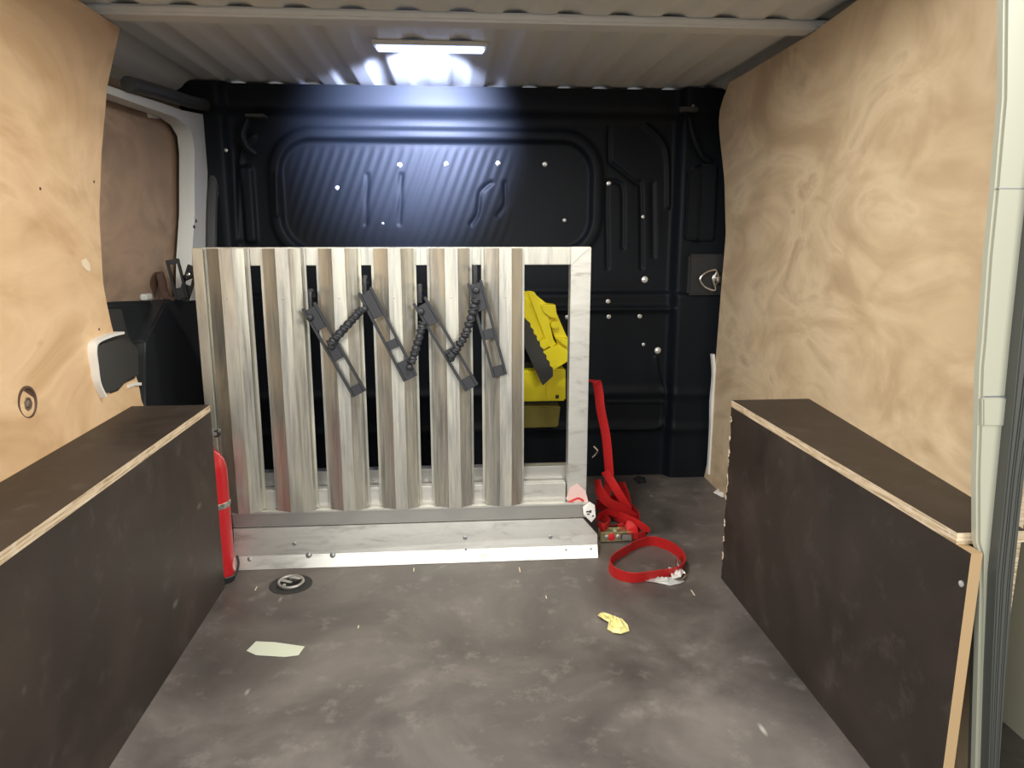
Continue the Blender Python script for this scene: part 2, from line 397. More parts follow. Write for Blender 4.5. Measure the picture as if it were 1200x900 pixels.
# lashing ring on the right pillar
c = at(829, 325, Y=2.70)
t = thing('lashing_ring', 'chrome D-shaped lashing ring on black pad beside the right plywood wall', 'lashing ring', (c[0], 2.76, c[2]-.05))
g = MB(); p, q = at(808,298, Y=2.735), at(848,346, Y=2.735); g.box((p[0], 2.735, p[2]), (q[0], 2.785, q[2])); build('backing_pad', g, 'blackplastic', parent=t, bevel=.008)
g = MB(); loop = [at(x, y, Y=2.722) for x, y in ((840,317),(830,318),(822,324),(821,330),(827,337),(838,340),(836,328))]; g.sweep(smooth(loop, 5, True), .0042, 8, closed=True); build('ring', g, 'chrome', parent=t)
g = MB(); g.lathe(at(842,327, Y=2.738), [(.026,0),(.026,.004),(.018,.008),(.012,.014),(.004,.015)], 16, 'y'); build('bolt', g, 'chrome', parent=t)

# right rear pillar (cream), seal and open door
YP = .955
pil = [(1179,-60),(1177,115),(1168,220),(1160,300),(1153,400),(1150,430),(1146,560),(1146,636),(1150,650),(1150,700),(1148,787),(1143,960)]
pout = [(1240,-60),(1226,115),(1212,220),(1203,300),(1192,400),(1189,430),(1176,560),(1164,680),(1159,787),(1153,960)]
g = MB(); g.prism([at(*p, Y=YP) for p in pil]+[at(*p, Y=YP) for p in pout[::-1]], (0, .018, 0)); trim1 = struct('trim_1', g, 'cream', bevel=.004)
g = MB(); p, q = at(1165,478, Y=YP), at(1171,494, Y=YP); g.box((p[0], YP-.002, p[2]), (q[0], YP+.004, q[2])); build('striker_slot', g, 'ink', parent=trim1)
for (x0, y0, x1) in ((1168,220,1214), (1152,464,1186)):
    g = MB(); p, q = at(x0, y0, Y=YP), at(x1, y0+1.4, Y=YP); g.box((p[0]+.001, YP-.0012, p[2]), (q[0], YP+.002, q[2])); build('seam', g, 'boltdull', parent=trim1)
g = MB(); g.prism([at(*p, Y=YP-.003) for p in ((1152,466),(1186,466),(1183,500),(1152,500))], (0, .006, 0)); build('striker_plate', g, 'cream', parent=trim1, bevel=.002)
so = [(x+4.5, y) for x, y in pout]; s2 = [(1290,-60),(1275,115),(1258,220),(1247,300),(1232,400),(1225,430),(1206,516),(1190,664),(1180,787),(1168,960)]
g = MB()
for i, fr_ in enumerate(((0, .28), (.33, .66), (.70, 1.0))):
    so_i = [(a[0]*(1-fr_[0])+np.interp(a[1], [q[1] for q in s2], [q[0] for q in s2])*fr_[0], a[1]) for a in so]
    se_i = [(a[0]*(1-fr_[1])+np.interp(a[1], [q[1] for q in s2], [q[0] for q in s2])*fr_[1], a[1]) for a in so]
    g.prism([at(*p, Y=YP-.02) for p in so_i]+[at(*p, Y=YP-.02) for p in se_i[::-1]], (0, .05, 0))
g.prism([at(*p, Y=YP-.008) for p in so]+[at(*p, Y=YP-.008) for p in s2[::-1]], (0, .03, 0))
struct('trim_2', g, 'rubber_grey', bevel=.003)
g = MB(); g.box((.95, YP-.03, -.05), (1.12, YP+.016, 1.48)); struct('trim_3', g, 'rubber')
# open rear door beyond the seal
d_ = MB(); d_.box((1.10, .35, -.10), (1.15, .92, 1.45)); dr = struct('door_2', d_, 'rubber', bevel=.01)
b = MB(); b.box((1.085, .42, .10), (1.105, .88, .55)); build('door_lining', b, 'pheno', parent=dr, bevel=.004)
# rear sill and roof header at the opening
g = MB(); g.box((-1.05, .86, -.10), (1.12, .93, -.005)); struct('trim_4', g, 'rubber', bevel=.01)
g = MB(); g.box((-1.05, .86, 1.45), (1.12, .96, 1.56)); struct('trim_5', g, 'cream', bevel=.02)

# left side: sliding door seen through its opening
XF = -.855
inn = [(80,96),(128,110),(176,127),(205,137),(219,147),(226,160),(228,180),(228,250),(225,300),(224,352)]
out = [(80,84),(149,108),(190,121),(213,129),(238,134),(245,141),(244,180),(242,250),(241,300),(240,352)]
g = MB(); I3 = [at(*p, X=XF) for p in inn]; O3 = [at(*p, X=XF+.0) for p in out]
m_ = len(I3)
V = I3+O3+[p-np.array((.05,0,0)) for p in I3]+[p-np.array((.05,0,0)) for p in O3]
fs = []
for i in range(m_-1): fs += [(i,i+1,m_+i+1,m_+i),(2*m_+i,3*m_+i,3*m_+i+1,2*m_+i+1),(i,2*m_+i,2*m_+i+1,i+1),(m_+i,m_+i+1,3*m_+i+1,3*m_+i)]
g.add(V, fs); trim6 = struct('trim_6', g, 'white', angle=60)
g = MB(); g.prism([at(*p, X=XF-.005) for p in ((196,351),(300,350),(300,480),(170,480),(170,400))], (-.05, 0, 0)); build('lower_cover', g, 'blackplastic', parent=trim6, bevel=.006)
for q in ((229.5,259),(227.5,266)):
    b = MB(); p = at(*q, X=XF); b.lathe((p[0]-.002, p[1], p[2]), [(.006,0),(.006,.004),(.003,.005)], 8, 'x'); build('screw', b, 'ink', parent=trim6)
sealp = [(150,98),(187,108),(222,119),(243,124),(251,132),(254,150),(251,200),(248,240),(247,300),(246,352),(246,470)]
g = MB(); g.sweep(smooth([at(*p, X=XF+.014) for p in sealp], 5), .020, 10); struct('trim_7', g, 'rubber')
g = MB(); g.sweep(smooth([at(*p, X=XF+.03) for p in [(200,110),(236,119),(256,129),(262,150),(260,196),(254,233)]], 5), .0035, 6); struct('trim_8', g, 'rubber_grey')
# door leaf
XD = -.925
g = MB(); g.box((XD-.02, 1.95, .0), (XD-.035, 3.05, 1.46)); dleaf = struct('door_1', g, 'cream')
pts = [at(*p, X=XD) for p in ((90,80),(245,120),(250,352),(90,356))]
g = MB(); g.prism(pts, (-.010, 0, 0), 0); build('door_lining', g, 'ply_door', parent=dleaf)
g = MB(); pts = [at(*p, X=XD+.028) for p in ((104,356),(150,353),(238,351),(262,472),(262,560),(104,560))]; g.prism(pts, (-.045, 0, 0)); build('lower_trim', g, 'blackplastic', parent=dleaf, bevel=.010)
g = MB(); pts = [at(*p, X=XD+.036) for p in ((122,358),(143,358),(150,385),(160,412),(160,470),(118,470),(118,380))]; g.prism(pts, (-.03, 0, 0)); build('trim_bulge', g, 'greyplastic', parent=dleaf, bevel=.010)
g = MB(); p = at(167,349, X=XD+.0); g.box((p[0], p[1]-.02, p[2]-.006), (p[0]+.02, p[1]+.025, p[2]+.012)); build('clip', g, 'white', parent=dleaf, bevel=.003)
g = MB(); pts = [at(*p, X=XD+.0) for p in ((172,131),(178,129),(184,133),(183,139),(173,138))]; g.prism(pts, (.012, 0, 0)); build('torn_label', g, 'paperw', parent=dleaf)
# latch housing in the cutout at the left lining
XC = -.846
ly = at(110, 430, X=XC)[1]
t = thing('door_check_housing', 'black plastic door latch housing with white rim, set in left plywood cutout', 'latch housing', (XC, 1.93, .52))
g = MB()
rim = smooth([at(*p, X=XC+.016) for p in ((140,390),(128,393),(111,400),(107,410),(109,430),(112,450),(119,465))], 5)
g.ribbon(rim, (1,0,0), .024, .006); g.ribbon([at(*p, X=XC+.004) for p in ((147,453),(154,450),(162,450))], (1,0,0), .018, .008)
build('rim', g, 'paperw', parent=t)
g = MB(); pts = [at(*p, X=XC+.020) for p in ((112,404),(120,399),(138,394),(156,399),(163,406),(164,442),(150,449),(142,458),(124,465),(118,460),(114,440))]; g.prism(pts, (-.06, 0, 0)); build('housing', g, 'greyplastic', parent=t, bevel=.008)
# left lining details
def on_wall(px, py, X, y0=1.5):
    x = -.82
    for _ in range(6): p = at(px, py, X=x); x = X(p[1], p[2])
    return at(px, py, X=x)
t = thing('cable_grommet', 'brown worn oval plug with metal centre in left plywood', 'plug', on_wall(32,492,xl))
c = on_wall(32, 472, xl)
g = MB(); g.lathe((c[0]-.002, c[1], c[2]), [(.033,0),(.033,.003),(.028,.004),(.025,.001),(.004,.001)], 24, 'x'); build('hole_rim', g, 'leather', parent=t)
g = MB(); V = []; g.lathe((c[0]-.001, c[1]+.001, c[2]-.003), [(.015,0),(.013,.003),(.008,.002),(.006,.005),(.002,.006)], 7, 'x'); build('metal_centre', g, 'tarnish', parent=t)
g = MB(); c = on_wall(100, 311, xl); pts = [c+np.array((.0005, dy, dz)) for dy, dz in ((-.019,.012),(.004,.016),(.018,.004),(.020,-.012),(.006,-.014),(-.016,0))]; g.prism(pts, (.001, 0, 0)); build('wood_filler', g, 'patch', parent=wall_left)
for q in ((110,213),(47,221),(116,386)):
    g = MB(); c = on_wall(*q, xl); g.lathe(c, [(.0035,0),(.003,.001),(.001,.0012)], 8, 'x'); build('screw', g, 'leather', parent=wall_left)

# white foam strip at the far edge of the right lining
g = MB()
P = [(835,415),(836.5,440),(834,470),(833.5,500),(832,530),(830.5,555)]
g.ribbon(smooth([at(*p, Y=2.705) for p in P], 4), (1,0,0), .011, .02); o = build('sealant_bead', g, 'paperw', parent=wall_right)

# ------------------------------------------------------------------ wheel arch boxes
XLF, XRF, ZB = -.636, .744, .515
def arch_box(side):
    T = .018
    if side < 0:
        t = thing('wheel_arch_box', 'long low dark brown box along the left plywood wall', 'box', (-.73, 1.4, 0))
        y0, y1, xf, X = .95, 1.94, XLF, xl
    else:
        t = thing('wheel_arch_box', 'dark brown box on the right with chipped far edge and exposed board end', 'box', (.83, 1.4, 0))
        y0, y1, xf, X = .978, 1.885, XRF, xr
    s = side
    # side panel: brown faces, pale cut edges
    g = MB(); zt_ = ZB-T
    edge = []
    prof = [(y0-.033 if s > 0 else y0, 0), (y1, 0)]
    far = [(y1, zt_)]
    if s > 0:
        nchip = 34; far = []
        for k in range(nchip+1): far.append((y1 - (random.choice((0, 0, .002, .005, .008)) if 0 < k < nchip else 0), zt_*k/nchip))
        prof = [(y0-.033, 0)]+far+[(y0-.033, zt_)]
    else: prof = [(y0, 0), (y1, 0), (y1, zt_), (y0, zt_)]
    g.prism([(xf, y, z) for y, z in prof], (s*T, 0, 0), 0, 1)
    pn = build('side_panel', g, ['pheno', 'ply_edge' if s < 0 else 'ply_end'], parent=t)
    g = MB(); n_ = 22
    V = []
    for off in (0, -T):
        for k in range(n_+1):
            y = y0 + (y1-y0)*k/n_
            V += [(xf, y, ZB+off), (X(y, ZB)-s*.0015, y, ZB+off)]
    m = 2*(n_+1)
    g.add(V, [(2*k, 2*k+1, 2*k+3, 2*k+2) for k in range(n_)]+[(m+2*k, m+2*k+2, m+2*k+3, m+2*k+1) for k in range(n_)], 0)
    o_ = len(g.f)
    ef = [(2*k, 2*k+2, m+2*k+2, m+2*k) for k in range(n_)]+[(2*k+1, m+2*k+1, m+2*k+3, 2*k+3) for k in range(n_)]+[(0, m, m+1, 1), (m-2, m-1, 2*m-1, 2*m-2)]
    g.f += ef; g.m += [1]*len(ef)
    build('top_board', g, ['pheno', 'ply_edge'], parent=t)
    # end boards and floor battens inside
    g = MB()
    ye = y1-T
    g.box((xf+s*T, ye-.03, 0), (X(ye, .3)-s*.004, ye-.012, ZB-T)); build('end_panel', g, 'pheno', parent=t)
    g = MB(); g.box((xf+s*T, y0+.06, ZB-T-.035), (xf+s*(T+.03), y1-.06, ZB-T)); build('batten', g, 'ply_end', parent=t)
    if s > 0:
        for q in ((1127,684),):
            c = at(*q, X=xf); g = MB(); g.lathe((c[0]-.0025, c[1], c[2]), [(.002,0),(.0048,.0008),(.0048,.003)], 10, 'x'); build('screw', g, 'bolt', parent=t)
        # flaked white chips along the far edge
        g = MB()
        for k in range(26):
            z = random.uniform(.03, .49); h = random.uniform(.004, .014); w = random.uniform(.003, .009)
            y = y1-w*.4
            g.prism([(xf-.0008, y-w, z), (xf-.0008, y+.002, z-h*.4), (xf-.0008, y+.003, z+h), (xf-.0008, y-w*.4, z+h*.8)], (.003, 0, 0))
        o = build('chipped_edge', g, 'patch', parent=t); o['kind'] = 'stuff'
    # small scuffs (pale nicks) as shallow flakes
    return t
boxL = arch_box(-1); boxR = arch_box(1)

# ------------------------------------------------------------------ folded aluminium ramp
YR = 2.075
rx = lambda px, py=300: at(px, py, Y=YR)[0]
zr = lambda py: at(460, py, Y=YR)[2]
X0, X1 = -.676, .390; ZT = .917; ZBt = .165
t = ramp_ = thing('loading_ramp', 'folded aluminium loading ramp standing upright in front of the black bulkhead', 'ramp', (-.14, 2.10, 0))
slats_px = [(238,291),(303,357),(369,422),(434,487),(500,553),(564,615)]
def slat(x0, x1):
    g = MB(); w = x1-x0
    pr = [(x0, .012), (x0+.007, .012), (x0+.010, -.004), (x0+.36*w, -.020), (x0+.40*w, -.024), (x0+.68*w, -.024), (x0+.72*w, -.020), (x1-.010, -.006), (x1-.006, .012), (x1, .012)]
    n_ = len(pr); zs_ = np.linspace(ZBt+.004, ZT-.003, 9); V = []
    for off in (0, .003):
        for z in zs_:
            for (x, y) in pr: V.append((x, YR+y+off+.0012*math.sin(z*9+x*40), z))
    q = n_*len(zs_); fs = []
    for i in range(len(zs_)-1):
        for k in range(n_-1):
            a = i*n_+k; fs += [(a, a+1, a+n_+1, a+n_), (q+a, q+a+n_, q+a+n_+1, q+a+1)]
        fs += [(i*n_, i*n_+n_, q+i*n_+n_, q+i*n_), (i*n_+n_-1, q+i*n_+n_-1, q+i*n_+2*n_-1, i*n_+2*n_-1)]
    for k in range(n_-1): fs += [(k, q+k, q+k+1, k+1), ((len(zs_)-1)*n_+k, (len(zs_)-1)*n_+k+1, q+(len(zs_)-1)*n_+k+1, q+(len(zs_)-1)*n_+k)]
    g.add(V, fs); return g
for a, b in slats_px:
    s0 = slat(rx(a), rx(b)); so_ = build('slat', s0, 'alu', parent=ramp_, angle=22)
    c = (rx((a+b)/2+1), 0, zr(348)); g = MB(); g.lathe((c[0], YR-.0235, c[2]), [(.0025,0),(.0025,.0012),(.001,.0016)], 8, 'y'); build('rivet', g, 'alu_dark', parent=so_)
def bx(nm, a, b, m='alu', bev=.002): g = MB(); g.box(a, b); return build(nm, g, m, parent=ramp_, bevel=bev)
zt0 = zr(311)
bx('top_rail', (X0, YR+.016, zt0), (X1, YR+.045, ZT))
bx('stile', (rx(668,400), YR+.002, ZBt+.002), (X1, YR+.046, ZT+.0005), 'alu_plate')
bx('stile', (X0-.018, YR-.004, .13), (X0+.010, YR+.046, ZT-.002))
bx('bottom_rail', (X0+.01, YR+.0162, .157), (X1-.06, YR+.0455, zr(573)), 'alu_plate')
g = MB(); zz0, zz1 = at(640,574,Y=2.135)[2], at(640,545,Y=2.135)[2]
g.box((X0+.02, 2.125, zz0-.02), (X1-.02, 2.16, zz1)); build('rear_rail', g, 'alu_dark', parent=ramp_, bevel=.002)
# white corner weld marks
g = MB(); p = at(671,308,Y=YR); g.ribbon([at(x,y,Y=YR+.001) for x,y in ((669,311),(680,300),(692,290))], (0,1,0), .002, .0015); build('weld', g, 'alu_dark', parent=ramp_)
# hinge band and lip plate at the foot
yb = YR-.005
bx('hinge_band', (rx(272,600), yb, at(500,612,Y=yb)[2]), (at(690,600,Y=yb)[0], yb+.05, ZBt), 'alu_dark', .003)
bx('band_edge', (rx(272,600), yb-.004, ZBt-.004), (at(690,600,Y=yb)[0], yb+.01, ZBt+.003), 'alu_plate', .001)
def lp(px, py, Y): return at(px, py, Y=Y)
a0, a1, a2 = yb-.002, yb-.012, yb-.028
Lx0 = rx(276,640)
row1 = [(Lx0, a0, at(500,613,Y=a0)[2]), tuple(lp(683,611,a0)), ]
zc = at(500,645,Y=a1)[2]; zf = .004
g = MB()
zt1 = row1[0][2]
xa, xb_ = lp(683,611,a0)[0], lp(700,640,a1)[0]
zch = at(699,627,Y=a1)[2]
nxx = 12
front = [(Lx0,a0,zt1),(xa,a0,zt1),(xb_, (a0+a1)/2, zch),(xb_,a1,zc),(Lx0,a1,zc)]
g.prism(front, (0,.006,0)); build('lip_plate', g, 'alu_plate', parent=ramp_)
g = MB(); g.prism([(Lx0,a1,zc),(xb_,a1,zc),(xb_,a2,.001),(Lx0,a2,.001)], (0,.008,0)); build('lip_edge', g, 'alu_plate', parent=ramp_)
g = MB(); g.box((Lx0+.01, a1+.012, .001), (xb_-.01, yb+.05, .012)); build('foot_plate', g, 'alu_dark', parent=ramp_)
for i in range(5):
    x = Lx0+.06+i*.235; bx('web', (x, a1+.012, .012), (x+.006, yb+.045, zt1-.01), 'alu_dark', 0)
for q in ((545,630),(645,629),(345,637)):
    p = lp(*q, a1+.004); g = MB(); g.lathe((p[0], p[1], p[2]), [(.006,0),(.006,.003),(.004,.004),(.0035,.002),(.001,.002)], 12, 'y'); build('rivet', g, 'boltdull', parent=ramp_)
for q in ((293,656),(362,651),(390,651),(663,645),(692,644),(546,644)):
    p = lp(*q, a1); g = MB(); g.lathe((p[0], p[1]+.0005, p[2]), [(.010,0),(.009,.003),(.005,.006),(.002,.007)] if q[0] != 546 else [(.004,0),(.003,.003),(.001,.003)], 10, 'y'); build('stud', g, 'boltdull', parent=ramp_)
# side stay that keeps the leaf upright
g = MB(); g.sweep([(X1-.02, YR+.05, .55), (X1-.02, YR+.16, .35), (X1-.02, YR+.24, .006)], .008, 8); build('prop_bar', g, 'alu_dark', parent=ramp_)

# pink film and tag at ramp corner
g = MB(); base = [(663,585),(668,572),(677,567),(686,575),(690,590),(676,590)]
g.prism([at(x, y, Y=YR-.001+.0*i) for i, (x, y) in enumerate(base)], (0,.0015,0)); film = tag(build('plastic_film', g, 'pink', origin=tuple(at(677,590,Y=YR))), 'pinkish torn plastic film stuck to lower right corner of the metal ramp', 'film')
g = MB(); g.ribbon(smooth([at(x, y, Y=YR-.004) for x, y in ((666,589),(672,586),(678,584),(684,587))], 4), (0,.3,1), .006, .001); o = build('red_scrap', g, 'web'); o.parent = film; o.matrix_parent_inverse = Matrix.Translation(-film.location)
tagp = at(690, 600, Y=yb-.009)
t = thing('paper_tag', 'small crumpled white tag with black marks at the ramp foot corner', 'tag', at(690,612,Y=yb-.009))
g = MB(); pts = [at(x, y, Y=yb-.010-.004*(i % 2)) for i, (x, y) in enumerate(((683,594),(691,588),(697,592),(698,606),(693,612),(684,603)))]; g.prism(pts, (0,.002,0)); build('paper', g, 'paperw', parent=t)
g = MB()
for (x, y, w, h) in ((687,599,4,1.4),(688,602,3,1.2),(691,598,2,3),(694,604,2,1.5)): p, q = at(x, y, Y=yb-.0155), at(x+w, y+h, Y=yb-.0155); g.box((p[0], p[1], p[2]), (q[0], p[1]+.001, q[2]))
build('printed_mark', g, 'ink', parent=t)

# ------------------------------------------------------------------ rubber ladder straps
def frame_piece(p0, p1, width, bars, yc, parent, nm='ladder_frame', m='strap', solid=.0, th=.010):
    """flat frame with cross bars from pixel p0 to pixel p1 on plane Y=yc"""
    A, B = at(*p0, Y=yc), at(*p1, Y=yc); ax = B-A; L = np.linalg.norm(ax); ax /= L; nv = np.array((ax[2], 0, -ax[0])); hw = width/2
    P = lambda s_, w_: A+ax*s_+nv*w_
    g = MB(); rw = .0080
    def slab(s0, s1, w0, w1, t=th): g.prism([P(s0,w0), P(s1,w0), P(s1,w1), P(s0,w1)], (0,t,0))
    slab(0.0, L, -hw, -hw+rw); slab(0.0, L, hw-rw, hw)
    for (f0, f1) in bars: slab(f0*L, f1*L, -hw+rw*.9, hw-rw*.9, th*.9)
    return build(nm, g, m, parent=parent, bevel=.0015), (lambda f_: A+ax*f_*L)
def ribbed(p0, p1, yc, parent, r=.010, via=None, m='strap'):
    pts = [at(*p0, Y=yc)]+([at(*v, Y=yc) for v in via] if via else [])+[at(*p1, Y=yc)]
    L = sum(np.linalg.norm(b-a) for a, b in zip(pts, pts[1:])); path = smooth(pts, 40); n_ = len(path); turns = L/.0135
    g = MB(); rads = [r*(.60+.40*abs(math.sin(math.pi*turns*i/(n_-1)))**.6) for i in range(n_)]
    g.sweep(path, rads, 9); 
    # helical ridge
    ridge = []
    for i, p in enumerate(path):
        tt = path[min(i+1, n_-1)]-path[max(i-1, 0)]; tt = tt/np.linalg.norm(tt); u_ = np.array((0,1,0)); w_ = np.cross(tt, u_); a = 2*math.pi*turns*.5*i/(n_-1)
        ridge.append(p+(u_*math.cos(a)+w_*math.sin(a))*r*.85)
    g.sweep(ridge, .003, 6)
    return build('ribbed_link', g, m, parent=parent, angle=50)
yS = YR-.044
t = thing('rubber_strap', 'grey rubber zigzag strap of four ladder frames hanging across the ramp slats', 'strap', at(470,460,Y=yS))
frame_piece((361,358),(421,462), .043, [(.03,.26),(.48,.60),(.90,1.0)], yS, t)
frame_piece((427,340),(481,444), .043, [(.02,.30),(.56,.65),(.80,1.0)], yS, t)
frame_piece((491,352),(553,455), .043, [(.05,.27),(.55,.64),(.88,1.0)], yS, t)
frame_piece((556,330),(586,441), .043, [(.02,.30),(.50,.60),(.89,1.0)], yS, t)
ribbed((386,404),(424,362), yS-.006, t, .0125)
ribbed((482,426),(496,378), yS-.006, t, .0115)
ribbed((527,419),(558,350), yS-.006, t, .0125, [(545,392)])
for p, r_ in (((427,362),.009),((363,372),.010),((493,365),.010),((558,340),.010),((388,406),.010),((529,420),.010),((480,430),.009)):
    g = MB(); c = at(*p, Y=yS-.004); g.lathe((c[0], c[1]+.014, c[2]), [(r_,0),(r_,.016),(r_*.75,.022),(r_*.3,.024)], 12, 'y'); build('joint', g, 'strap', parent=t)
# hooks over the slat gaps
for p in ((363,352),(427,336),(492,346),(557,324)):
    c = at(*p, Y=yS); g = MB(); g.sweep(smooth([c+np.array((0,.004,-.02)), c+np.array((0,.003,.012)), c+np.array((0,.012,.024)), c+np.array((0,.045,.022)), c+np.array((0,.060,.006))], 5), .0055, 8); build('hook', g, 'strap', parent=t)

# second strap on the sliding door frame
yD = 2.36
t = thing('rubber_strap', 'short black ladder strap with brown loop hanging beside the left door opening', 'strap', at(215,352,Y=yD))
frame_piece((201,304),(213,350), .040, [(0,.12),(.72,1.0)], yD, t, m='blackplastic')
frame_piece((214,352),(226,312), .034, [(0,.45),(.8,1.0)], yD+.012, t, m='blackplastic')
g = MB(); g.sweep(smooth([at(216,326,Y=yD), at(226,322,Y=yD+.02), at(240,317,Y=yD+.05)], 5), .010, 8); build('arm', g, 'blackplastic', parent=t)
g = MB(); g.lathe(at(221,322,Y=yD-.002), [(.006,0),(.006,.004),(.003,.006)], 10, 'y'); build('stud', g, 'chrome', parent=t)
g = MB(); g.ribbon(smooth([at(x,y,Y=yD+.02) for x,y in ((176,352),(180,334),(186,320),(190,330),(194,346),(206,351))], 5), (.5,1,0), .030, .004); build('loop', g, 'leather', parent=t)

# ------------------------------------------------------------------ yellow chock in its holder on the bulkhead
Yh = 2.70
def poly(nm, px, y, th, m, parent, bev=.0025):
    g = MB(); g.prism([at(a, b, Y=y) for a, b in px], (0, th, 0)); return build(nm, g, m, parent=parent, bevel=bev)
h = thing('chock_holder', 'yellow wall holder with olive lower piece on the bulkhead behind the ramp', 'holder', (at(640,470,Y=2.78)[0], 2.80, at(640,502,Y=2.78)[2]))
poly('pocket', [(604,436),(663,432),(663,470),(604,471)], 2.72, .085, 'yellow', h, .006)
poly('lower_piece', [(606,476),(657,476),(654,501),(606,502)], 2.735, .07, 'olive', h, .005)  # darker olive piece below the pocket
poly('back_plate', [(608,425),(655,425),(652,497),(608,497)], 2.785, .02, 'blackplastic', h, .002)
poly('rib', [(640,440),(643,440),(643,466),(640,466)], 2.716, .01, 'yellow', h, .001)
poly('notch', [(651,463),(655,463),(655,467),(651,467)], 2.7185, .003, 'ink', h, 0)
ck = thing('wheel_chock', 'tilted yellow plastic wheel chock with black toothed edge behind the ramp', 'wheel chock', at(640,440,Y=2.68))
poly('body', [(612,342),(620,342),(652,404),(668,412),(668,421),(642,437),(630,420),(606,372)], 2.672, .045, 'yellow', ck, .003)
poly('spine', [(618,341),(626,342),(640,362),(650,404),(646,409),(641,402)], 2.650, .03, 'yellow', ck, .002)
poly('cheek', [(626,344),(641,356),(651,357),(652,366),(657,378),(664,394),(669,399),(668,412),(654,405),(643,376)], 2.664, .05, 'yellow', ck, .003)
poly('fin', [(634,357),(651,357),(653,374),(645,372),(637,366)], 2.640, .025, 'yellow', ck, .002)
poly('fin', [(651,396),(668,397),(669,410),(660,404)], 2.640, .025, 'yellow', ck, .002)
poly('knob', [(646,378),(652,376),(655,382),(651,386),(646,384)], 2.634, .03, 'yellow', ck, .003)
poly('end_face', [(634,413),(654,404),(669,412),(668,422),(642,438)], 2.642, .05, 'yellow', ck, .002)
poly('foot', [(630,402),(638,396),(646,405),(634,411)], 2.645, .03, 'yellow', ck, .002)
th_ = []
A_, B_ = np.array((618.,376.)), np.array((648.,436.))
for k in range(17):
    c_ = A_+(B_-A_)*k/16; th_.append(tuple(c_+(np.array((1.6,-1.0)) if k % 2 else 0)))
poly('tread', [(608,365)]+th_+[(648,441),(636,452),(608,392)], 2.630, .016, 'rubber', ck, 0)
tw = []
for k in range(13):
    c_ = np.array((618.,352.))+(np.array((634.,398.))-np.array((618.,352.)))*k/12; tw.append(tuple(c_+(np.array((2.,-.8)) if k % 2 else 0)))
poly('toothed_wall', [(608,348)]+tw+[(628,402),(608,372)], 2.652, .02, 'yellow', ck, 0)

# ------------------------------------------------------------------ fire extinguisher
ex = (-.668, 1.991)
t = thing('fire_extinguisher', 'red fire extinguisher standing between the left brown box and the ramp', 'fire extinguisher', (ex[0], ex[1], 0))
r_ = .046
g = MB(); g.lathe((ex[0], ex[1], .012), [(r_*.85,0),(r_,.006),(r_,.30),(r_*.97,.318),(r_*.86,.338),(r_*.62,.356),(r_*.36,.366),(r_*.34,.375)], 32); build('cylinder', g, 'red', parent=t)
g = MB(); g.lathe((ex[0], ex[1], 0), [(r_*.98,0),(r_*1.0,.004),(r_*1.0,.013),(r_*.9,.015)], 32); build('base_ring', g, 'blackplastic', parent=t)
g = MB(); z_ = at(262,595,Y=1.95)[2]; g.lathe((ex[0], ex[1], z_-.009), [(r_+.001,0),(r_+.002,.002),(r_+.002,.014),(r_+.001,.016)], 32); build('strap_band', g, 'chrome', parent=t)
g = MB(); g.lathe((ex[0], ex[1], .386), [(.016,0),(.016,.03),(.012,.034),(.010,.05)], 16); g.box((ex[0]-.012, ex[1]-.03, .425), (ex[0]+.035, ex[1]+.012, .434)); build('valve', g, 'alu_dark', parent=t, bevel=.001)
g = MB(); c = at(253,509,Y=1.965); g.lathe((c[0]+.0, 1.978, c[2]), [(.010,0),(.010,.008),(.008,.010)], 14, 'y'); g.sweep([(ex[0], ex[1], c[2]), (c[0], 1.976, c[2])], .005, 8); build('gauge', g, 'blackplastic', parent=t)
g = MB(); g.sweep(smooth([(ex[0]+.01, ex[1]+.01, .42), (ex[0]-.035, ex[1]-.02, .43), (ex[0]-.058, ex[1], .38), (ex[0]-.060, ex[1], .25), (ex[0]-.060, ex[1], .12)], 6), .007, 8); build('hose', g, 'blackplastic', parent=t)
g = MB(); g.sweep(smooth([(ex[0]+.03, ex[1]-.042, .020), (ex[0]+.052, ex[1]-.024, .022), (ex[0]+.058, ex[1]-.004, .045), (ex[0]+.052, ex[1]+.010, .065)], 5), .0035, 6); build('bracket_clip', g, 'blackplastic', parent=t)

# ------------------------------------------------------------------ red ratchet strap
fl = lambda x, y, z=0.0: at(x, y, Z=z)
t = thing('ratchet_strap', 'red ratchet strap hanging beside the ramp and piled on the floor', 'strap', fl(735,640))
g = MB(); ph = [at(693,448,Y=2.17), at(699,447,Y=2.18), at(702,462,Y=2.19), at(704,480,Y=2.2), at(710,510,Y=2.22), at(713,540,Y=2.24), at(714,565,Y=2.26), at(708,585,Y=2.27)]
g.ribbon(smooth(ph, 5), [ (.9,-.35,0) ]*(5*(len(ph)-1)+1), .028); build('webbing', g, 'web', parent=t)
g = MB(); ph = [at(709,552,Y=2.25), at(722,573,Y=2.235), at(732,590,Y=2.24), at(738,604,Y=2.25), at(741,617,Y=2.255)]
g.ribbon(smooth(ph, 5), (.8,-.5,.2), .030); build('webbing', g, 'web', parent=t)
g = MB(); ph = [at(728,565,Y=2.34), at(736,590,Y=2.32), at(731,612,Y=2.28), at(704,618,Y=2.23)]
g.ribbon(smooth(ph, 6), (.4,-.9,.6), .035); build('webbing', g, 'web', parent=t)
g = MB(); ph = [at(700,562,Y=2.20), at(703,575,Y=2.19), at(712,588,Y=2.2), at(728,596,Y=2.22), at(741,606,Y=2.24)]
g.ribbon(smooth(ph, 6), (.2,-.5,.9), .036); build('webbing', g, 'web', parent=t)
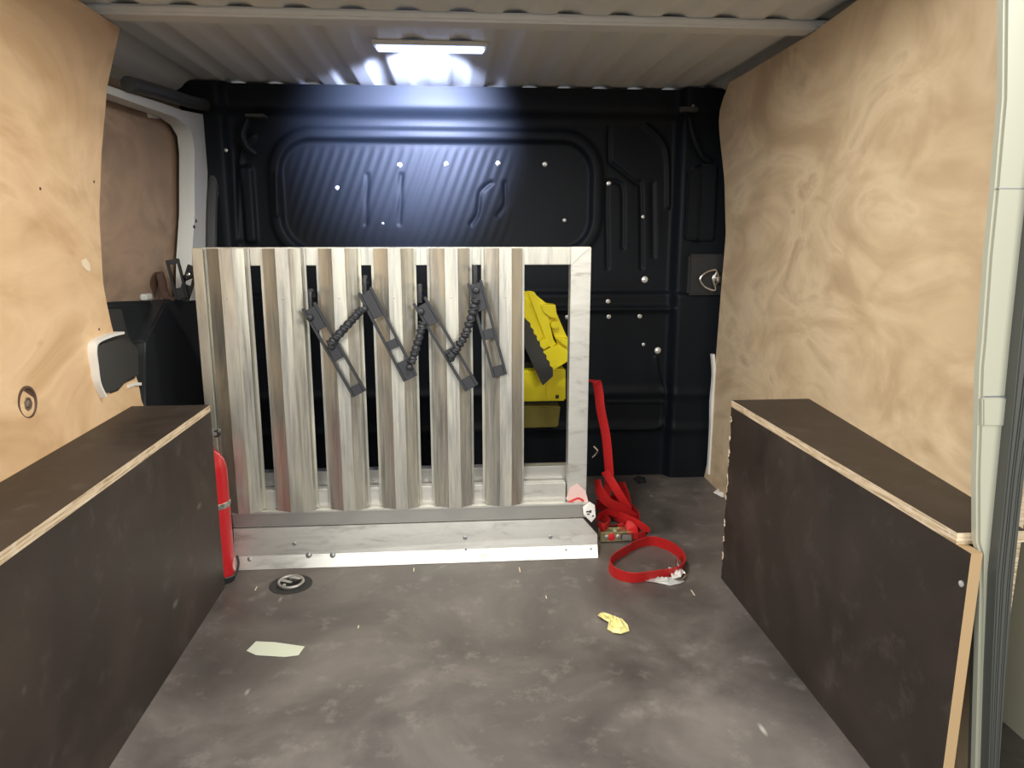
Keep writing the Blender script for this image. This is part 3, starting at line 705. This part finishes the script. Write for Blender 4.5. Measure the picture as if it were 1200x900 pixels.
# flat folded turns on top of the pile
def turns(px, z, w=.032, up=(0,-.35,.95)):
    g = MB(); g.ribbon(smooth([fl(x, y, zz) for (x, y, zz) in px], 6), up, w); build('webbing', g, 'web', parent=t)
turns([(700,607,.055),(712,600,.06),(735,607,.058),(752,616,.045),(758,624,.022),(745,628,.020),(728,622,.024)], 0, .026)
turns([(702,605,.045),(714,612,.045),(708,618,.045),(701,616,.04)], 0, .030)
turns([(703,590,.03),(722,584,.034),(742,598,.03),(748,612,.025),(735,622,.022)], 0, .030, (.2,-.2,.95))
turns([(726,618,.035),(734,615,.045),(741,619,.037),(742,625,.034)], 0, .030, (1,0,.2))
turns([(699,590,.02),(715,600,.025),(735,612,.022),(750,622,.020)], 0, .034, (.1,-.1,1))
# standing loop on the floor
lp_ = [(742,640),(762,634),(784,640),(799,652),(801,664),(788,671),(768,674),(742,677),(722,672),(714,662),(722,652),(736,644)]
g = MB(); g.ribbon(smooth([fl(x, y, .0185) for x, y in lp_], 6, True), (.0,-.45,1), .040, closed=True); build('floor_loop', g, 'web', parent=t)
# ratchet
c = fl(722, 636); rt = np.array((c[0], c[1], 0))
g = MB()
g.box(rt+np.array((-.050,.000,.004)), rt+np.array((.052,.004,.036))); g.box(rt+np.array((-.050,.036,.004)), rt+np.array((.052,.040,.036)))
g.box(rt+np.array((.012,.002,.030)), rt+np.array((.052,.038,.034)))
rb = build('ratchet', g, 'brass', parent=t, bevel=.0015)
for dx in (-.030, .006):
    g = MB(); g.lathe(rt+np.array((dx, .044, .020)), [(.008,0),(.008,.046),(.004,.048)], 14, 'y'); build('spindle', g, 'alu_dark', parent=rb)
g = MB(); g.box(rt+np.array((.016,-.004,.008)), rt+np.array((.050,.0,.030))); build('release_plate', g, 'alu_dark', parent=rb, bevel=.002)
g = MB(); g.lathe(rt+np.array((-.016,.001,.020)), [(.012,0),(.012,.004),(.006,.006)], 12, 'y'); build('cog', g, 'web', parent=rb)
# hook
g = MB(); g.sweep(smooth([fl(798,652,.020), fl(793,658,.03), fl(797,666,.022), fl(803,674,.010), fl(795,681,.006), fl(783,676,.008)], 6), .0035, 8); build('hook', g, 'chrome', parent=t)
g = MB(); g.sweep(smooth([at(696,523,Y=2.25), at(700,528,Y=2.24), at(698,532,Y=2.24), at(694,536,Y=2.24)], 6), .0035, 8); build('hook', g, 'chrome', parent=t)
# crumpled clear wrapper under the hook
def crumple(nm, px, zmax, m, seed, z0=.001, lab=None, cat=None, sub=7):
    rr = random.Random(seed); P = [fl(x, y) for x, y in px]; c = sum(P)/len(P); V = []; rings = sub; n_ = len(P)
    V.append((c[0], c[1], z0+zmax*.7))
    for k in range(1, rings+1):
        for p in P:
            q = c+(p-c)*k/rings; V.append((q[0]+rr.uniform(-.002,.002), q[1]+rr.uniform(-.002,.002), z0+zmax*(rr.random()**1.5)*(1-.6*k/rings)))
    fs = [(0, 1+i, 1+(i+1) % n_) for i in range(n_)]
    for k in range(rings-1):
        for i in range(n_): a = 1+k*n_+i; b_ = 1+k*n_+(i+1) % n_; fs += [(a, a+n_, b_+n_), (a, b_+n_, b_)]
    g = MB(); g.add(V, fs); me = build(nm, g, m, origin=(c[0], c[1], 0), shade=False); return tag(me, lab, cat)
crumple('plastic_wrapper', [(755,681),(764,679),(775,680),(785,679),(797,680),(802,682),(798,685),(785,687),(770,686),(757,683)], .020, 'film', 3, lab='clear crumpled plastic wrapper beside the red strap loop on the floor', cat='wrapper')
crumple('paper_scrap', [(783,672),(792,671),(800,676),(797,683),(787,684)], .022, 'paperw', 8, .012, 'small white scrap lying on the clear wrapper', 'paper', 3)
crumple('yellow_wrapper', [(701,722),(706,719),(714,722),(722,724),(729,727),(735,734),(737,741),(728,745),(718,744),(712,738),(714,731),(706,728)], .022, 'leaf', 5, lab='small crumpled yellow wrapper lying alone on the floor in front', cat='wrapper')
crumple('white_chip', [(835,578),(841,573),(848,572),(855,575),(856,581),(846,583)], .026, 'paperw', 9, lab='white flake on the floor at the far corner of right box', cat='scrap', sub=3)
crumple('foil_scrap', [(741,561),(748,558),(756,560),(757,566),(748,567)], .008, 'chrome', 10, lab='shiny metal scrap on the floor near the bulkhead', cat='scrap', sub=3)
g = MB(); pts = [fl(x, y, .0012) for x, y in ((289,763),(300,752),(322,753),(357,758),(350,768),(334,770),(300,768))]; g.prism(pts, (0,0,.0012)); tag(build('paper_sheet', g, 'paper', origin=tuple(fl(322,762))), 'flat torn pale green paper on the floor at lower left', 'paper')

# recessed lashing point in the floor
c = fl(341, 685)
t = thing('floor_lashing_point', 'round recessed steel lashing point in the floor before the ramp', 'lashing point', (c[0], c[1], 0))
g = MB(); g.lathe((c[0], c[1], .0), [(.058,0),(.058,.0018),(.053,.0022),(.050,.0012),(.004,.0010)], 32); build('cup', g, 'ink', parent=t)
g = MB(); g.sweep([(c[0]+.033*math.cos(a), c[1]+.030*math.sin(a), .008+.003*math.sin(a)) for a in np.linspace(0, 2*math.pi, 22)[:-1]], .0045, 8, closed=True); build('ring', g, 'alu_dark', parent=t)
g = MB(); rr = random.Random(4)
for k in range(7):
    a = rr.uniform(0, 6.28); L = rr.uniform(.015,.04); w = rr.uniform(.004,.009); o2 = np.array((c[0]+rr.uniform(-.02,.02), c[1]+rr.uniform(-.02,.02), .006+.002*k)); u2 = np.array((math.cos(a), math.sin(a), rr.uniform(-.2,.25))); v2 = np.array((-math.sin(a), math.cos(a), 0))
    g.prism([o2-u2*L*.5-v2*w, o2+u2*L*.5-v2*w*.4, o2+u2*L*.55+v2*w, o2-u2*L*.4+v2*w*.8], (0,0,.0015))
build('bent_metal', g, 'chrome', parent=t)
# scuffs in the floor: nails and shavings
for i, (a, b, l_) in enumerate(((485,668,.022),(812,695,.03),(609,668,.03),(300,690,.02),(640,700,.014),(420,735,.012))):
    p = fl(a, b); g = MB(); g.box((p[0]-.0012, p[1]-l_/2, .0003), (p[0]+.0012, p[1]+l_/2, .0016)); build('scratch', g, 'patch', parent=floor)

# ------------------------------------------------------------------ roof lamp
lx, ly_ = -.05, 2.22
t = thing('roof_lamp', 'slim white strip lamp fixed under the van roof before the bulkhead', 'lamp', (lx, ly_, ROOF-.03))
g = MB(); g.box((lx-.16, ly_-.03, ROOF-.012), (lx+.16, ly_+.03, ROOF+.001)); build('lamp_body', g, 'white', parent=t, bevel=.003)
g = MB(); g.box((lx-.15, ly_-.022, ROOF-.022), (lx+.15, ly_+.022, ROOF-.012)); build('diffuser', g, 'lamp', parent=t, bevel=.004)
l = bpy.data.lights.new('roof_lamp_light', 'SPOT'); l.energy = 500; l.color = (.55,.64,1.0); l.spot_size = R(74); l.spot_blend = .9; l.shadow_soft_size = .03
o = bpy.data.objects.new('roof_lamp_light', l); COL.objects.link(o); o.location = (lx, ly_, ROOF-.035)
o.rotation_euler = (Vector((-.13, BACK, 1.33))-Vector(o.location)).to_track_quat('-Z', 'Y').to_euler()
t = thing('rear_fill_lamp', 'small white fill lamp added under the roof near the rear opening', 'lamp', (.06, 1.50, ROOF-.03))  # added lamp, out of view, to brighten both plywood walls
g = MB(); g.box((-.06, 1.46, ROOF-.014), (.18, 1.54, ROOF+.001)); build('lamp_body', g, 'white', parent=t, bevel=.003)
g = MB(); g.box((-.05, 1.47, ROOF-.024), (.17, 1.53, ROOF-.014)); build('diffuser', g, 'fill_warm', parent=t, bevel=.004)
area('rear_fill_light', (.06, 1.50, ROOF-.03), (.06, 1.50, 0), (.22, .06), 13, (1.0, .95, .86))
for o in bpy.data.objects:
    if '_loc' in o: del o['_loc']
